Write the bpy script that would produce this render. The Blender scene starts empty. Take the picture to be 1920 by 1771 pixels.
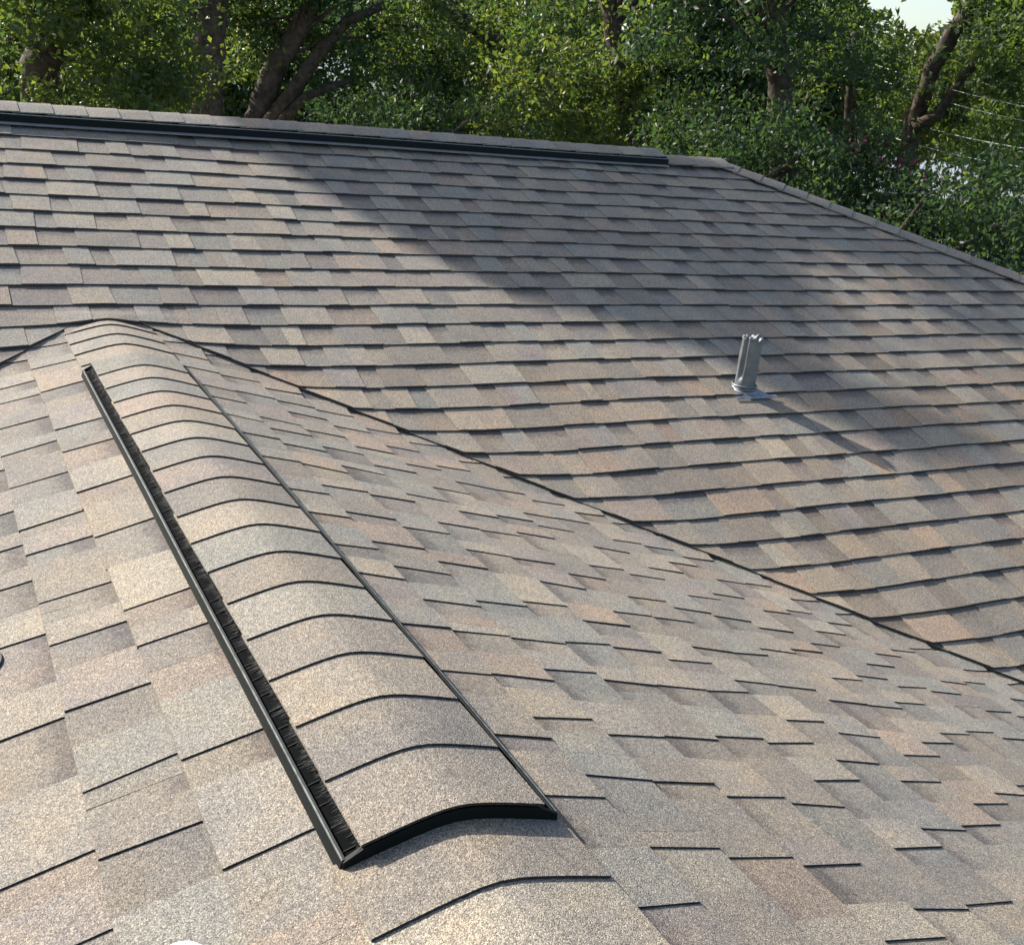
import bpy, math, random
import numpy as np
from mathutils import Vector, Matrix

random.seed(7)
rng = np.random.default_rng(11)
sc = bpy.context.scene
COL = sc.collection

# ------------------------------------------------------------------ camera
F, CAM = 2078.17, np.array([-0.539, -4.032, 0.9325])
YAW, PIT, ROL, CYO = 0.5027, 0.4236, 0.0995, 204.44
def cam_axes():
    cy, sy, cp, sp = math.cos(YAW), math.sin(YAW), math.cos(PIT), math.sin(PIT)
    fw = np.array([sy*cp, cy*cp, -sp]); rt = np.array([cy, -sy, 0.0]); up = np.cross(rt, fw)
    return math.cos(ROL)*rt + math.sin(ROL)*up, -math.sin(ROL)*rt + math.cos(ROL)*up, fw
RT, UP, FW = cam_axes()
cam = bpy.data.cameras.new('camera'); cam_o = bpy.data.objects.new('camera', cam); COL.objects.link(cam_o)
m = Matrix.Identity(4)
for i in range(3):
    m[i][0], m[i][1], m[i][2], m[i][3] = RT[i], UP[i], -FW[i], CAM[i]
cam_o.matrix_world = m
cam.sensor_width = 36.0; cam.lens = F/1920*36.0; cam.shift_y = CYO/1920
cam.clip_start = 0.05; cam.clip_end = 1500
sc.camera = cam_o

# ------------------------------------------------------------------ world, sun, exposure
SUN_EL, SUN_AZ = math.radians(32.5), math.radians(-33.0)
SUN = np.array([math.sin(SUN_AZ)*math.cos(SUN_EL), math.cos(SUN_AZ)*math.cos(SUN_EL), math.sin(SUN_EL)])
wd = bpy.data.worlds.new('World'); sc.world = wd; wd.use_nodes = True
nt = wd.node_tree
sky = nt.nodes.new('ShaderNodeTexSky'); sky.sky_type = 'NISHITA'; sky.sun_disc = False
sky.sun_elevation = SUN_EL; sky.sun_rotation = SUN_AZ; sky.dust_density = 1.7; sky.ozone_density = 0.6
nt.links.new(sky.outputs[0], nt.nodes['Background'].inputs[0]); nt.nodes['Background'].inputs[1].default_value = 0.12
sl = bpy.data.lights.new('sun', 'SUN'); sl.energy = 4.7; sl.angle = math.radians(0.55); sl.color = (1.0, 0.95, 0.88)
so = bpy.data.objects.new('sun', sl); COL.objects.link(so)
so.rotation_euler = Vector((-SUN).tolist()).to_track_quat('-Z', 'Y').to_euler()
sc.view_settings.view_transform = 'Standard'; sc.view_settings.look = 'None'
sc.view_settings.exposure = 0.90; sc.view_settings.gamma = 1.0

# ------------------------------------------------------------------ helpers
def proj(P):
    d = np.asarray(P, float) - CAM; z = d@FW
    return np.stack([960+F*(d@RT)/z, 885.5+CYO-F*(d@UP)/z], -1)
def ray(px, py):
    d = (px-960)/F*RT - (py-885.5-CYO)/F*UP + FW
    return d/np.linalg.norm(d)
def at(px, py, dist):
    return CAM + ray(px, py)*dist

def link(o, parent=None):
    COL.objects.link(o)
    if parent is not None:
        o.parent = parent
        o.matrix_parent_inverse = parent.matrix_world.inverted() if False else Matrix.Identity(4)
    return o
def mesh_obj(name, V, Fc, mat, parent=None, col=None, smooth=False):
    me = bpy.data.meshes.new(name)
    me.from_pydata([tuple(map(float, v)) for v in V], [], Fc)
    if mat: me.materials.append(mat)
    if col is not None:
        a = me.attributes.new('col', 'FLOAT_COLOR', 'POINT')
        a.data.foreach_set('color', np.asarray(col, np.float32).ravel())
    if smooth:
        me.polygons.foreach_set('use_smooth', [True]*len(me.polygons))
    me.update()
    o = bpy.data.objects.new(name, me)
    return link(o, parent)
def tag(o, label, cat, group=None):
    o['label'] = label; o['category'] = cat
    if group: o['group'] = group
    return o
def thing(name, label, cat, group=None):
    o = bpy.data.objects.new(name, None); COL.objects.link(o)
    o.empty_display_size = 0.1
    return tag(o, label, cat, group)
def structure(o): o['kind'] = 'structure'; return o
def stuff(o): o['kind'] = 'stuff'; return o

class MB:
    def __init__(s): s.V = []; s.F = []; s.C = []
    def add(s, V, Fc, C=None):
        b = len(s.V); s.V += [tuple(v) for v in V]; s.F += [tuple(i+b for i in f) for f in Fc]
        if C is not None: s.C += [tuple(c) for c in C]
        return s
    def box(s, x0, x1, y0, y1, z0, z1):
        V = [(x, y, z) for x in (x0, x1) for y in (y0, y1) for z in (z0, z1)]
        return s.add(V, [(0,1,3,2),(4,6,7,5),(0,4,5,1),(2,3,7,6),(0,2,6,4),(1,5,7,3)])
    def tube(s, pts, rad, n=8, cap=True, wob=0.0):
        pts = [Vector(p) for p in pts]; V = []; Fc = []
        ref = Vector((0.31, 0.17, 0.93))
        for i, p in enumerate(pts):
            d = (pts[min(i+1, len(pts)-1)] - pts[max(i-1, 0)]).normalized()
            a = d.cross(ref)
            if a.length < 1e-3: a = d.cross(Vector((1, 0, 0)))
            a.normalize(); b = d.cross(a)
            for k in range(n):
                t = 2*math.pi*k/n; r = rad[i]*(1 + wob*(random.random()-.5))
                V.append(p + a*math.cos(t)*r + b*math.sin(t)*r)
        for i in range(len(pts)-1):
            for k in range(n):
                Fc.append((i*n+k, i*n+(k+1) % n, (i+1)*n+(k+1) % n, (i+1)*n+k))
        if cap:
            Fc.append(tuple(range(n))[::-1]); Fc.append(tuple((len(pts)-1)*n+k for k in range(n)))
        return s.add([tuple(v) for v in V], Fc)
    def build(s, name, mat, parent=None, smooth=False):
        return mesh_obj(name, s.V, s.F, mat, parent, s.C if s.C else None, smooth)

# ------------------------------------------------------------------ materials
def new_mat(name):
    mt = bpy.data.materials.new(name); mt.use_nodes = True
    return mt, mt.node_tree.nodes, mt.node_tree.links, mt.node_tree.nodes['Principled BSDF']
def ramp(N, stops):
    r = N.new('ShaderNodeValToRGB'); e = r.color_ramp.elements
    e[0].position, e[0].color = stops[0][0], (*stops[0][1], 1); e[1].position, e[1].color = stops[-1][0], (*stops[-1][1], 1)
    for p_, c_ in stops[1:-1]:
        k = e.new(p_); k.color = (*c_, 1)
    return r
def mixc(N, L, mode, fac, a, b):
    x = N.new('ShaderNodeMix'); x.data_type = 'RGBA'; x.blend_type = mode
    for sock, v in ((x.inputs[0], fac), (x.inputs[6], a), (x.inputs[7], b)):
        if isinstance(v, bpy.types.NodeSocket): L.new(v, sock)
        elif isinstance(v, (int, float)): sock.default_value = v
        else: sock.default_value = (*v, 1)
    return x.outputs[2]
def mth(N, L, op, a, b=None, clamp=False):
    x = N.new('ShaderNodeMath'); x.operation = op; x.use_clamp = clamp
    for i, v in enumerate((a, b)):
        if v is None: continue
        if isinstance(v, bpy.types.NodeSocket): L.new(v, x.inputs[i])
        else: x.inputs[i].default_value = v
    return x.outputs[0]

def shingle_material():
    mt, N, L, B = new_mat('asphalt_shingle')
    tc = N.new('ShaderNodeTexCoord'); P = tc.outputs['Object']
    at_ = N.new('ShaderNodeAttribute'); at_.attribute_name = 'col'
    # mineral granules: every cell its own tone
    v = N.new('ShaderNodeTexVoronoi'); v.inputs['Scale'].default_value = 640; L.new(P, v.inputs['Vector'])
    bw = N.new('ShaderNodeSeparateColor'); L.new(v.outputs['Color'], bw.inputs[0])
    g1 = ramp(N, [(0, (0.36, 0.34, 0.34)), (0.3, (0.78, 0.77, 0.76)), (0.62, (1.05, 1.04, 1.01)), (0.88, (1.45, 1.40, 1.30)), (1, (2.05, 2.0, 1.9))]); L.new(bw.outputs[0], g1.inputs[0])
    v2 = N.new('ShaderNodeTexVoronoi'); v2.inputs['Scale'].default_value = 170; L.new(P, v2.inputs['Vector'])
    bw2 = N.new('ShaderNodeSeparateColor'); L.new(v2.outputs['Color'], bw2.inputs[0])
    g2 = ramp(N, [(0, (0.86, 0.86, 0.87)), (0.5, (1, 1, 1)), (1, (1.15, 1.13, 1.1))]); L.new(bw2.outputs[1], g2.inputs[0])
    # drifting blend of granule colours inside a piece
    n = N.new('ShaderNodeTexNoise'); n.inputs['Scale'].default_value = 9; n.inputs['Detail'].default_value = 4; L.new(P, n.inputs['Vector'])
    g3 = ramp(N, [(0.3, (0.86, 0.88, 0.92)), (0.5, (1, 1, 1)), (0.72, (1.12, 1.06, 0.97))]); L.new(n.outputs[0], g3.inputs[0])
    n4 = N.new('ShaderNodeTexNoise'); n4.inputs['Scale'].default_value = 1.7; n4.inputs['Detail'].default_value = 5; L.new(P, n4.inputs['Vector'])
    g4 = ramp(N, [(0.3, (0.93, 0.93, 0.94)), (0.7, (1.06, 1.05, 1.03))]); L.new(n4.outputs[0], g4.inputs[0])
    c = mixc(N, L, 'MULTIPLY', 1.0, at_.outputs['Color'], g1.outputs[0])
    c = mixc(N, L, 'MULTIPLY', 1.0, c, g2.outputs[0])
    c = mixc(N, L, 'MULTIPLY', 1.0, c, g3.outputs[0])
    c = mixc(N, L, 'MULTIPLY', 1.0, c, g4.outputs[0])
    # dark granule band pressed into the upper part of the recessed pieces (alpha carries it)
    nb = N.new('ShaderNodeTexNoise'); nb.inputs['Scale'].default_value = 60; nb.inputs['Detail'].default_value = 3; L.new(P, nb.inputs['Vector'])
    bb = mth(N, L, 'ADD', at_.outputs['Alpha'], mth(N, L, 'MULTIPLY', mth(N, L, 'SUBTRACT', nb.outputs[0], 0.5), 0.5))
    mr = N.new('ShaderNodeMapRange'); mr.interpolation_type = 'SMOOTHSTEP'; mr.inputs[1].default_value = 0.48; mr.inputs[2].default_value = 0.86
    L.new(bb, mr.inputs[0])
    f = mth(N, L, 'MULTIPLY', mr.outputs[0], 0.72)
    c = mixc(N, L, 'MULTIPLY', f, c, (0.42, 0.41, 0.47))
    L.new(c, B.inputs['Base Color'])
    B.inputs['Roughness'].default_value = 0.85; B.inputs['Specular IOR Level'].default_value = 0.35
    bp = N.new('ShaderNodeBump'); bp.inputs['Strength'].default_value = 0.55; bp.inputs['Distance'].default_value = 0.0016
    L.new(v.outputs['Distance'], bp.inputs['Height']); bp.invert = True
    L.new(bp.outputs[0], B.inputs['Normal'])
    return mt
def simple(name, col, rough=0.6, metal=0.0, noise=None, spec=0.5, bump=0.0):
    mt, N, L, B = new_mat(name)
    B.inputs['Base Color'].default_value = (*col, 1); B.inputs['Roughness'].default_value = rough
    B.inputs['Metallic'].default_value = metal; B.inputs['Specular IOR Level'].default_value = spec
    if noise:
        sc_, lo, hi = noise
        tc = N.new('ShaderNodeTexCoord'); n = N.new('ShaderNodeTexNoise'); n.inputs['Scale'].default_value = sc_; n.inputs['Detail'].default_value = 6
        L.new(tc.outputs['Object'], n.inputs['Vector'])
        r = ramp(N, [(0.3, tuple(x*lo for x in col)), (0.7, tuple(x*hi for x in col))]); L.new(n.outputs[0], r.inputs[0])
        L.new(r.outputs[0], B.inputs['Base Color'])
        if bump:
            b = N.new('ShaderNodeBump'); b.inputs['Strength'].default_value = bump; b.inputs['Distance'].default_value = 0.02
            L.new(n.outputs[0], b.inputs['Height']); L.new(b.outputs[0], B.inputs['Normal'])
    return mt
def leaf_material():
    mt, N, L, B = new_mat('leaf')
    a = N.new('ShaderNodeAttribute'); a.attribute_name = 'col'
    L.new(a.outputs['Color'], B.inputs['Base Color'])
    B.inputs['Roughness'].default_value = 0.46; B.inputs['Specular IOR Level'].default_value = 0.4
    tr = N.new('ShaderNodeBsdfTranslucent')
    c = mixc(N, L, 'MULTIPLY', 1.0, a.outputs['Color'], (1.8, 1.95, 0.7))
    L.new(c, tr.inputs[0])
    ms = N.new('ShaderNodeMixShader'); ms.inputs[0].default_value = 0.5
    L.new(B.outputs[0], ms.inputs[1]); L.new(tr.outputs[0], ms.inputs[2])
    L.new(ms.outputs[0], N['Material Output'].inputs[0])
    return mt
M = dict(
    shingle=shingle_material(),
    plastic=simple('black_plastic', (0.006, 0.008, 0.008), 0.6, spec=0.14),
    flange=simple('grey_flange', (0.20, 0.20, 0.20), 0.7, noise=(20, 0.8, 1.15)),
    rim=simple('painted_rim_highlight', (0.16, 0.18, 0.175), 0.3, spec=0.6, noise=(60, 0.5, 1.4)),  # light grey paints the sun's highlight along the top of the black rail
    slot=simple('black_filter', (0.004, 0.005, 0.005), 0.95, spec=0.05),
    fibre=simple('grey_fibre', (0.009, 0.010, 0.010), 0.6, spec=0.25),
    lead=simple('weathered_lead', (0.20, 0.21, 0.215), 0.5, 0.55, (22, 0.72, 1.15), bump=0.15),
    lead_flat=simple('lead_flange', (0.30, 0.30, 0.335), 0.5, 0.75, (30, 0.7, 1.2)),
    bark=simple('bark', (0.075, 0.058, 0.045), 0.9, 0, (14, 0.5, 1.5), 0.2, 0.8),
    pale_bark=simple('pale_bark', (0.20, 0.175, 0.145), 0.9, 0, (14, 0.5, 1.4), 0.2, 0.8),
    leaf=leaf_material(),
    grass=simple('lawn', (0.05, 0.075, 0.025), 0.9, 0, (3, 0.6, 1.5), 0.2),
    stucco=simple('stucco', (0.62, 0.60, 0.57), 0.9, 0, (8, 0.9, 1.08), 0.2),
    white=simple('white_paint', (0.72, 0.72, 0.72), 0.5, 0, (6, 0.92, 1.05)),
    pale_roof=simple('pale_roof_sheet', (0.34, 0.36, 0.40), 0.6, 0, (4, 0.85, 1.1)),
    deck=simple('roof_deck', (0.12, 0.105, 0.09), 0.9, 0, (5, 0.8, 1.2)),
    glass=simple('window_glass', (0.03, 0.035, 0.04), 0.08),
    wire=simple('wire', (0.5, 0.52, 0.52), 0.4, 0.0),
    fabric=simple('white_canvas', (0.66, 0.65, 0.69), 0.9, 0, (40, 0.93, 1.04)),
    rubber=simple('dark_rubber', (0.02, 0.022, 0.025), 0.7),
    flower=simple('red_petal', (0.15, 0.018, 0.032), 0.5),
)

# ------------------------------------------------------------------ roof surface
PM, PW, Z0 = 0.3321, 0.3006, 0.0278          # slopes of main roof and wing, height of the wing ridge
RY, XH = 1.7888, 3.7672                      # main ridge: y, x of its hip end
EXPO = 0.143
ST1, ST2 = EXPO/math.sqrt(1+PM*PM), EXPO/math.sqrt(1+PW*PW)
S0, VO = -0.0406, 0.0675
RA = 0.04
def wprof(x): return -PW*(math.sqrt(x*x+RA*RA)-RA)
def S(x, y):
    a = PM*y; b = Z0 + wprof(x)
    return 0.5*(a+b+math.sqrt((a-b)**2 + 0.02**2)) - 0.0004
def undul(x, y):
    return 0.0022*math.sin(2.1*x+1.3*y+0.5)*math.sin(1.7*y-0.6*x) + 0.0012*math.sin(5.3*x+4.1*y) + 0.0009*math.sin(11.7*x-3.0*y+1.0)*math.sin(9*y)
def vx(y): return (Z0-PM*y)/PW               # |x| of the true valley
PAL = [((0.300,0.252,0.196),3.0), ((0.232,0.196,0.160),3.2), ((0.262,0.234,0.200),3.2), ((0.243,0.227,0.196),2.4),
       ((0.318,0.240,0.182),1.5), ((0.335,0.290,0.226),1.6), ((0.198,0.172,0.150),1.5), ((0.252,0.208,0.184),1.6), ((0.236,0.228,0.200),1.2)]
PW_ = np.cumsum([w for _, w in PAL]); PW_ = PW_/PW_[-1]
def tone(dark=1.0, warm=0.0, vary=0.75):
    c = np.array(PAL[int(np.searchsorted(PW_, random.random()))][0])
    c = np.array((0.238, 0.218, 0.187)) + (c-np.array((0.255, 0.226, 0.190)))*vary
    j = 1 + random.uniform(-0.06, 0.06)
    c = c*j*dark*np.array([1+0.10*warm, 1.0, 1-0.10*warm])
    return c
def clip(poly, n, d):
    out = []                                 # keep points with n.p >= d
    for i in range(len(poly)):
        a, b = poly[i], poly[(i+1) % len(poly)]
        fa, fb = n[0]*a[0]+n[1]*a[1]-d, n[0]*b[0]+n[1]*b[1]-d
        if fa >= 0: out.append(a)
        if (fa >= 0) != (fb >= 0):
            t = fa/(fa-fb); out.append((a[0]+t*(b[0]-a[0]), a[1]+t*(b[1]-a[1])))
    return out
def area(poly):
    return 0.5*abs(sum(poly[i][0]*poly[(i+1) % len(poly)][1]-poly[(i+1) % len(poly)][0]*poly[i][1] for i in range(len(poly)))) if len(poly) > 2 else 0
def slab(poly, top, thick, col, band, cuts=None, bd=(1, 0)):
    """plan polygon -> thin slab lying on the roof; cuts = lists of x / y lines it bends along"""
    cells = [poly]
    if cuts:
        for ax in (0, 1):
            for c in cuts[ax]:
                nn = (1, 0) if ax == 0 else (0, 1)
                new = []
                for q in cells:
                    a = clip(q, nn, c); b = clip(q, (-nn[0], -nn[1]), -c)
                    new += [k for k in (a, b) if area(k) > 1e-7]
                cells = new
    idx = {}; V = []; C = []; Fc = []; edges = {}
    def vid(pt):
        k = (round(pt[0], 5), round(pt[1], 5))
        if k not in idx:
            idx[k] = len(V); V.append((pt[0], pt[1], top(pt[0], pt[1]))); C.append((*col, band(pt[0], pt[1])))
        return idx[k]
    for q in cells:
        ids = []
        for pt in q:
            i = vid(pt)
            if not ids or ids[-1] != i: ids.append(i)
        if len(ids) > 1 and ids[0] == ids[-1]: ids.pop()
        if len(ids) < 3: continue
        s = sum(V[ids[i]][0]*V[ids[(i+1) % len(ids)]][1]-V[ids[(i+1) % len(ids)]][0]*V[ids[i]][1] for i in range(len(ids)))
        if s < 0: ids = ids[::-1]
        Fc.append(tuple(ids))
        for i in range(len(ids)):
            e_ = (ids[i], ids[(i+1) % len(ids)])
            edges[e_] = 1
    n = len(V)
    V2 = V + [(v[0], v[1], v[2]-thick) for v in V]; C2 = C + C
    F2 = list(Fc) + [tuple(i+n for i in f[::-1]) for f in Fc]
    cx_ = sum(q[0] for q in poly)/len(poly); cy_ = sum(q[1] for q in poly)/len(poly)
    for (a, b) in edges:                       # asphalt cut edges, sun and shade painted into their tone by slope and direction
        if (b, a) not in edges:
            k = len(V2); ex, ey = V[b][0]-V[a][0], V[b][1]-V[a][1]
            along = abs(ex*bd[0]+ey*bd[1])/(math.hypot(ex, ey)+1e-9)
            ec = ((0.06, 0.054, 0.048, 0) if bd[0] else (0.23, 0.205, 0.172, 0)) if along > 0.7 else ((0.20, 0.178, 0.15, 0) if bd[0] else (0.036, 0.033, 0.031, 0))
            V2 += [V2[a], V2[a+n], V2[b+n], V2[b]]; C2 += [ec]*4
            F2.append((k, k+1, k+2, k+3))
    return V2, F2, C2

def widths(a, b, k=1.0, pb=0.16):
    """run of alternating raised tabs and recessed pieces from a to b; neighbours share their slanted joint"""
    t = a - random.uniform(0, 0.2); out = []; up = random.random() < .5; sk = 0.0
    def put(w):
        nonlocal t, sk
        s2 = random.uniform(-.006, .006); out.append((t, t+w, up, sk, s2)); t += w; sk = s2
    while t < b:
        w = random.choice((0.085, 0.105, 0.125, 0.15, 0.175, 0.205)) if up else random.choice((0.07, 0.09, 0.115, 0.14, 0.165, 0.19))
        w *= random.uniform(0.92, 1.08)*k
        if random.random() < pb:
            put(w*0.6); put(w*0.6)              # butted strip ends: two pieces at one level
        else: put(w)
        up = not up
    return out

TL = EXPO + 0.028
def main_pieces():
    out = []
    for k in range(-13, 22):
        yb = -(S0 + k*ST1); ca = ST1/EXPO; yt = min(yb + TL*ca, RY+0.0)
        if yb > RY-0.02: continue
        x1 = min(XH + (RY-yb) + 0.05, 6.4)
        ph = random.uniform(0, 6)
        for (a, b, up, sk, sk2) in widths(-1.9, x1, 1.08, 0.2):
            j = random.uniform(-.0006, .0006) + 0.0015*math.sin(1.3*a+ph)
            poly = [(a+sk, yb+j), (b-0.0006+sk2, yb+j), (b-0.0006-sk2, yt), (a-sk, yt)]
            poly = clip(poly, (-1, -1), -(XH+RY+0.01))                 # hip
            polys = [poly]
            if k >= 1:                                                 # cut along both valleys
                q1 = clip(poly, (1, PM/PW), Z0/PW+VO+0.002*math.sin(7*yb)); q2 = clip(poly, (-1, PM/PW), Z0/PW+VO)
                polys = [q1, q2]
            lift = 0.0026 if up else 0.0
            warm = 0.6 if (yb < -0.3 and random.random() < 0.75) else 0.0
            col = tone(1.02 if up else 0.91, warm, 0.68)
            lf = random.uniform(0, 0.0015)
            for q in polys:
                if area(q) < 1.5e-4: continue
                def top(x, y, yb=yb, lift=lift, ca=ca, lf=lf):
                    d = (y-yb)/ca
                    h = 0.0085*(1-d/TL) + lift + 0.0010 + lf*(1-d/TL)
                    dv = abs(x)-(vx(y)+VO)
                    if y < 0.12: h += 0.0088*max(0, 1-max(dv, 0)/0.30)
                    return S(x, y) + h*1.05 + undul(x, y)
                near = abs(a) < 0.75 and -0.35 < yb < 0.35
                cuts = ([-.5,-.35,-.22,-.13,-.07,-.03,0,.03,.07,.13,.22,.35,.5], [yb+0.05, yb+0.1]) if near else None
                if not near and min(abs(abs(a)-vx(yb)-VO), abs(abs(b)-vx(yb)-VO)) < 0.4:
                    cuts = ([a+(b-a)*t for t in (.25,.5,.75)], [yb+0.05, yb+0.1])
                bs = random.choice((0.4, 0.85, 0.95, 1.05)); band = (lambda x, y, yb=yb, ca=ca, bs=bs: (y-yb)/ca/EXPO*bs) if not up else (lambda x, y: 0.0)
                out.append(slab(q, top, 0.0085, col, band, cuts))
    return out
def wing_pieces(sg):
    out = []
    for j in range(0, 21):
        xb = (j+0.07+1)*ST2                       # lower edge of course j
        ca = ST2/EXPO; xt = xb - TL*ca
        ph = random.uniform(0, 6)
        for (a, b, up, sk, sk2) in widths(-5.2, 0.35, 0.72 if sg > 0 else 0.92, 0.06):
            if -(xb) < -2.95: continue
            jt = 0.002*math.sin(3.3*a+ph) + random.uniform(-.0012, .0012)
            poly = [(xb+jt, a+sk), (xb+jt+random.uniform(-.001, .001), b-0.0006+sk2), (xt, b-0.0006-sk2), (xt, a-sk)]
            if xt < 0.01: poly = clip(poly, (1, 0), 0.01)
            poly = clip(poly, (-1, -PM/PW), -(Z0/PW+VO+0.05))         # runs a little way under the main slope
            poly = clip(poly, (0, -1), -0.16)
            if area(poly) < 1.5e-4: continue
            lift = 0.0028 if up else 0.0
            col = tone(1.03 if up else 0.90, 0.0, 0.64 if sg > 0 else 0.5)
            lf = random.uniform(0, 0.0012)
            def top(x, y, xb=xb, lift=lift, ca=ca, lf=lf):
                d = (xb-x)/ca
                h = 0.0066*(1-d/TL) + lift + 0.0010 + lf*(1-d/TL)
                return S(x, y) + h*1.05 + undul(x*sg, y)
            ym = -(PW*(xb-.07)-Z0)/PM
            cuts = None
            if b > ym-0.45:
                cuts = ([xb-0.05, xb-0.1], [ym+t for t in (-.35,-.22,-.13,-.07,-.03,0,.03,.07,.13,.2)])
            elif j == 0:
                cuts = ([0.03, 0.06, 0.1], [])
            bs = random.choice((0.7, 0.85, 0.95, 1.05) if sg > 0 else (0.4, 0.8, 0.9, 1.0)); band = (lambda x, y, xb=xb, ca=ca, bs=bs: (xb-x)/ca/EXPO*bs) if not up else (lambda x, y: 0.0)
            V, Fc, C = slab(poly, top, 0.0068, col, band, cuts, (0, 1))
            if sg < 0:
                V = [(-x, y, z) for x, y, z in V]; Fc = [f[::-1] for f in Fc]
            out.append((V, Fc, C))
    return out

# ------------------------------------------------------------------ the house
GZ = -3.75
ground = MB(); ground.add([(-400,-400,GZ),(400,-400,GZ),(400,400,GZ),(-400,400,GZ)], [(0,1,2,3)])
structure(ground.build('ground', M['grass']))
house = thing('house', 'low shingled house with hipped main roof and lower gabled wing', 'house')
def deck(name, pts, lab=None):
    V = list(pts) + [(x, y, z-0.03) for x, y, z in pts]; n = len(pts)
    Fc = [tuple(range(n)), tuple(range(n, 2*n))[::-1]] + [(i, i+n, (i+1) % n+n, (i+1) % n) for i in range(n)]
    o = mesh_obj(name, V, Fc, M['deck'], house)
    if lab: o['label'] = lab
    return o
EY = -2.95; dz = -0.016
RZ = PM*RY
d_main = deck('main_slope', [(-2.2, EY, PM*EY+dz), (XH+RY-EY, EY, PM*EY+dz), (XH, RY, RZ+dz), (-2.2, RY, RZ+dz)], 'broad main roof slope of tan and grey shingles')
d_r = deck('wing_slope', [(2.95, -5.2, Z0-PW*2.95+dz), (2.95, -2.4, Z0-PW*2.95+dz), (0, 0.05, Z0+dz), (0, -5.2, Z0+dz)], 'right slope of the lower wing')
d_l = deck('wing_slope', [(0.0, -5.2, Z0+dz), (0.0, 0.05, Z0+dz), (-2.95, -2.4, Z0-PW*2.95+dz), (-2.95, -5.2, Z0-PW*2.95+dz)], 'left slope of the lower wing')
d_b = deck('back_slope', [(-2.2, RY, RZ+dz), (XH, RY, RZ+dz), (XH+4.74, RY+4.74, RZ-PM*4.74+dz), (-2.2, RY+4.74, RZ-PM*4.74+dz)])
d_h = deck('hip_slope', [(XH, RY, RZ+dz), (XH+RY-EY, EY, PM*EY+dz), (XH+4.74, RY+4.74, RZ-PM*4.74+dz)])
w = MB(); w.box(-2.1, XH+4.3, EY+0.4, RY+4.3, GZ, -1.05); w.build('wall', M['stucco'], house)
w = MB(); w.box(-2.55, 2.55, -5.0, EY+0.38, GZ, -0.92); w.build('wall', M['stucco'], house)
for (x0, x1) in ((3.2, 4.4), (5.6, 6.8)):
    g = MB(); g.box(x0, x1, EY+0.34, EY+0.395, GZ+0.9, GZ+2.0); wo = g.build('window', M['glass'], house)
    g = MB()
    for a in ((x0-.06, x0, GZ+.84, GZ+2.06), (x1, x1+.06, GZ+.84, GZ+2.06), (x0, x1, GZ+.84, GZ+.9), (x0, x1, GZ+2.0, GZ+2.06)):
        g.box(a[0], a[1], EY+0.32, EY+0.398, a[2], a[3])
    g.build('frame', M['white'], wo)

def px_area(V):
    P = np.array(V[:4] if len(V) < 25 else V[:len(V)//3]); d = (P-CAM)@FW
    if d.min() < 0.3: return 0
    q = proj(P); c = q.mean(0)
    if not (-10 < c[0] < 1930 and -10 < c[1] < 1790): return 0
    e = q.max(0)-q.min(0)
    return float(e[0]*e[1])
def lay(pieces, parent, rest_name, limit=300):
    sc_ = sorted(range(len(pieces)), key=lambda i: -px_area(pieces[i][0]))
    keep = [i for i in sc_[:limit] if px_area(pieces[i][0]) > 0]; ks = set(keep)
    for i in keep: mesh_obj('shingle', *pieces[i][:2], M['shingle'], parent, pieces[i][2])
    r = MB()
    for i in range(len(pieces)):
        if i not in ks: r.add(*pieces[i])
    if r.V: stuff(r.build(rest_name, M['shingle'], parent))
lay(main_pieces(), d_main, 'distant_shingles')
lay(wing_pieces(1), d_r, 'distant_shingles')
lay(wing_pieces(-1), d_l, 'distant_shingles')

# bent cap shingles: arch across a ridge. frame(s,t,h) -> world point; s runs along the ridge towards the lower lap
def cap_piece(frame, s0, s1, half, hb, ht, thick, col, nt=12, taper=0.0):
    V = []; C = []; n = nt+1
    for (s, h) in ((s0, ht), ((s0*0.5+s1*0.5), (ht+hb)/2), (s1, hb)):
        for low in (0, 1):
            for i in range(n):
                t = half*(2*i/nt-1)
                jag = 0.0
                V.append(frame(s, t, h - low*thick)); C.append((*col, 0.0))
    Fc = []
    row = lambda r, low: (r*2+low)*n
    for r in (0, 1):
        for i in range(nt):
            Fc.append((row(r,0)+i, row(r+1,0)+i, row(r+1,0)+i+1, row(r,0)+i+1))
            Fc.append((row(r,1)+i, row(r,1)+i+1, row(r+1,1)+i+1, row(r+1,1)+i))
        Fc.append((row(r,0), row(r,1), row(r+1,1), row(r+1,0)))
        Fc.append((row(r,0)+nt, row(r+1,0)+nt, row(r+1,1)+nt, row(r,1)+nt))
    k = len(V); V += [V[row(2,0)+i] for i in range(n)] + [V[row(2,1)+i] for i in range(n)]; C += [(0.04, 0.037, 0.035, 0)]*(2*n)
    for i in range(nt):
        Fc.append((k+i, k+n+i, k+n+i+1, k+i+1))
        Fc.append((row(0,0)+i, row(0,0)+i+1, row(0,1)+i+1, row(0,1)+i))
    return V, Fc, C
def wing_frame(s, t, h):                      # s measured from y = 0.13 towards the camera
    return (t, 0.13-s, Z0 + wprof(t) + h*1.04 + 0.0012*math.sin(5*s))
def main_frame(s, t, h):                      # s measured from x = -2.1 towards the hip end, t < 0 on the camera's side
    return (-2.1+s, RY+t, RZ - PM*(math.sqrt(t*t+0.04**2)-0.04) + h*1.05 + 0.002*math.sin(2.3*s))
HD = np.array([1, -1, -PM])/math.sqrt(2+PM*PM)
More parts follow.
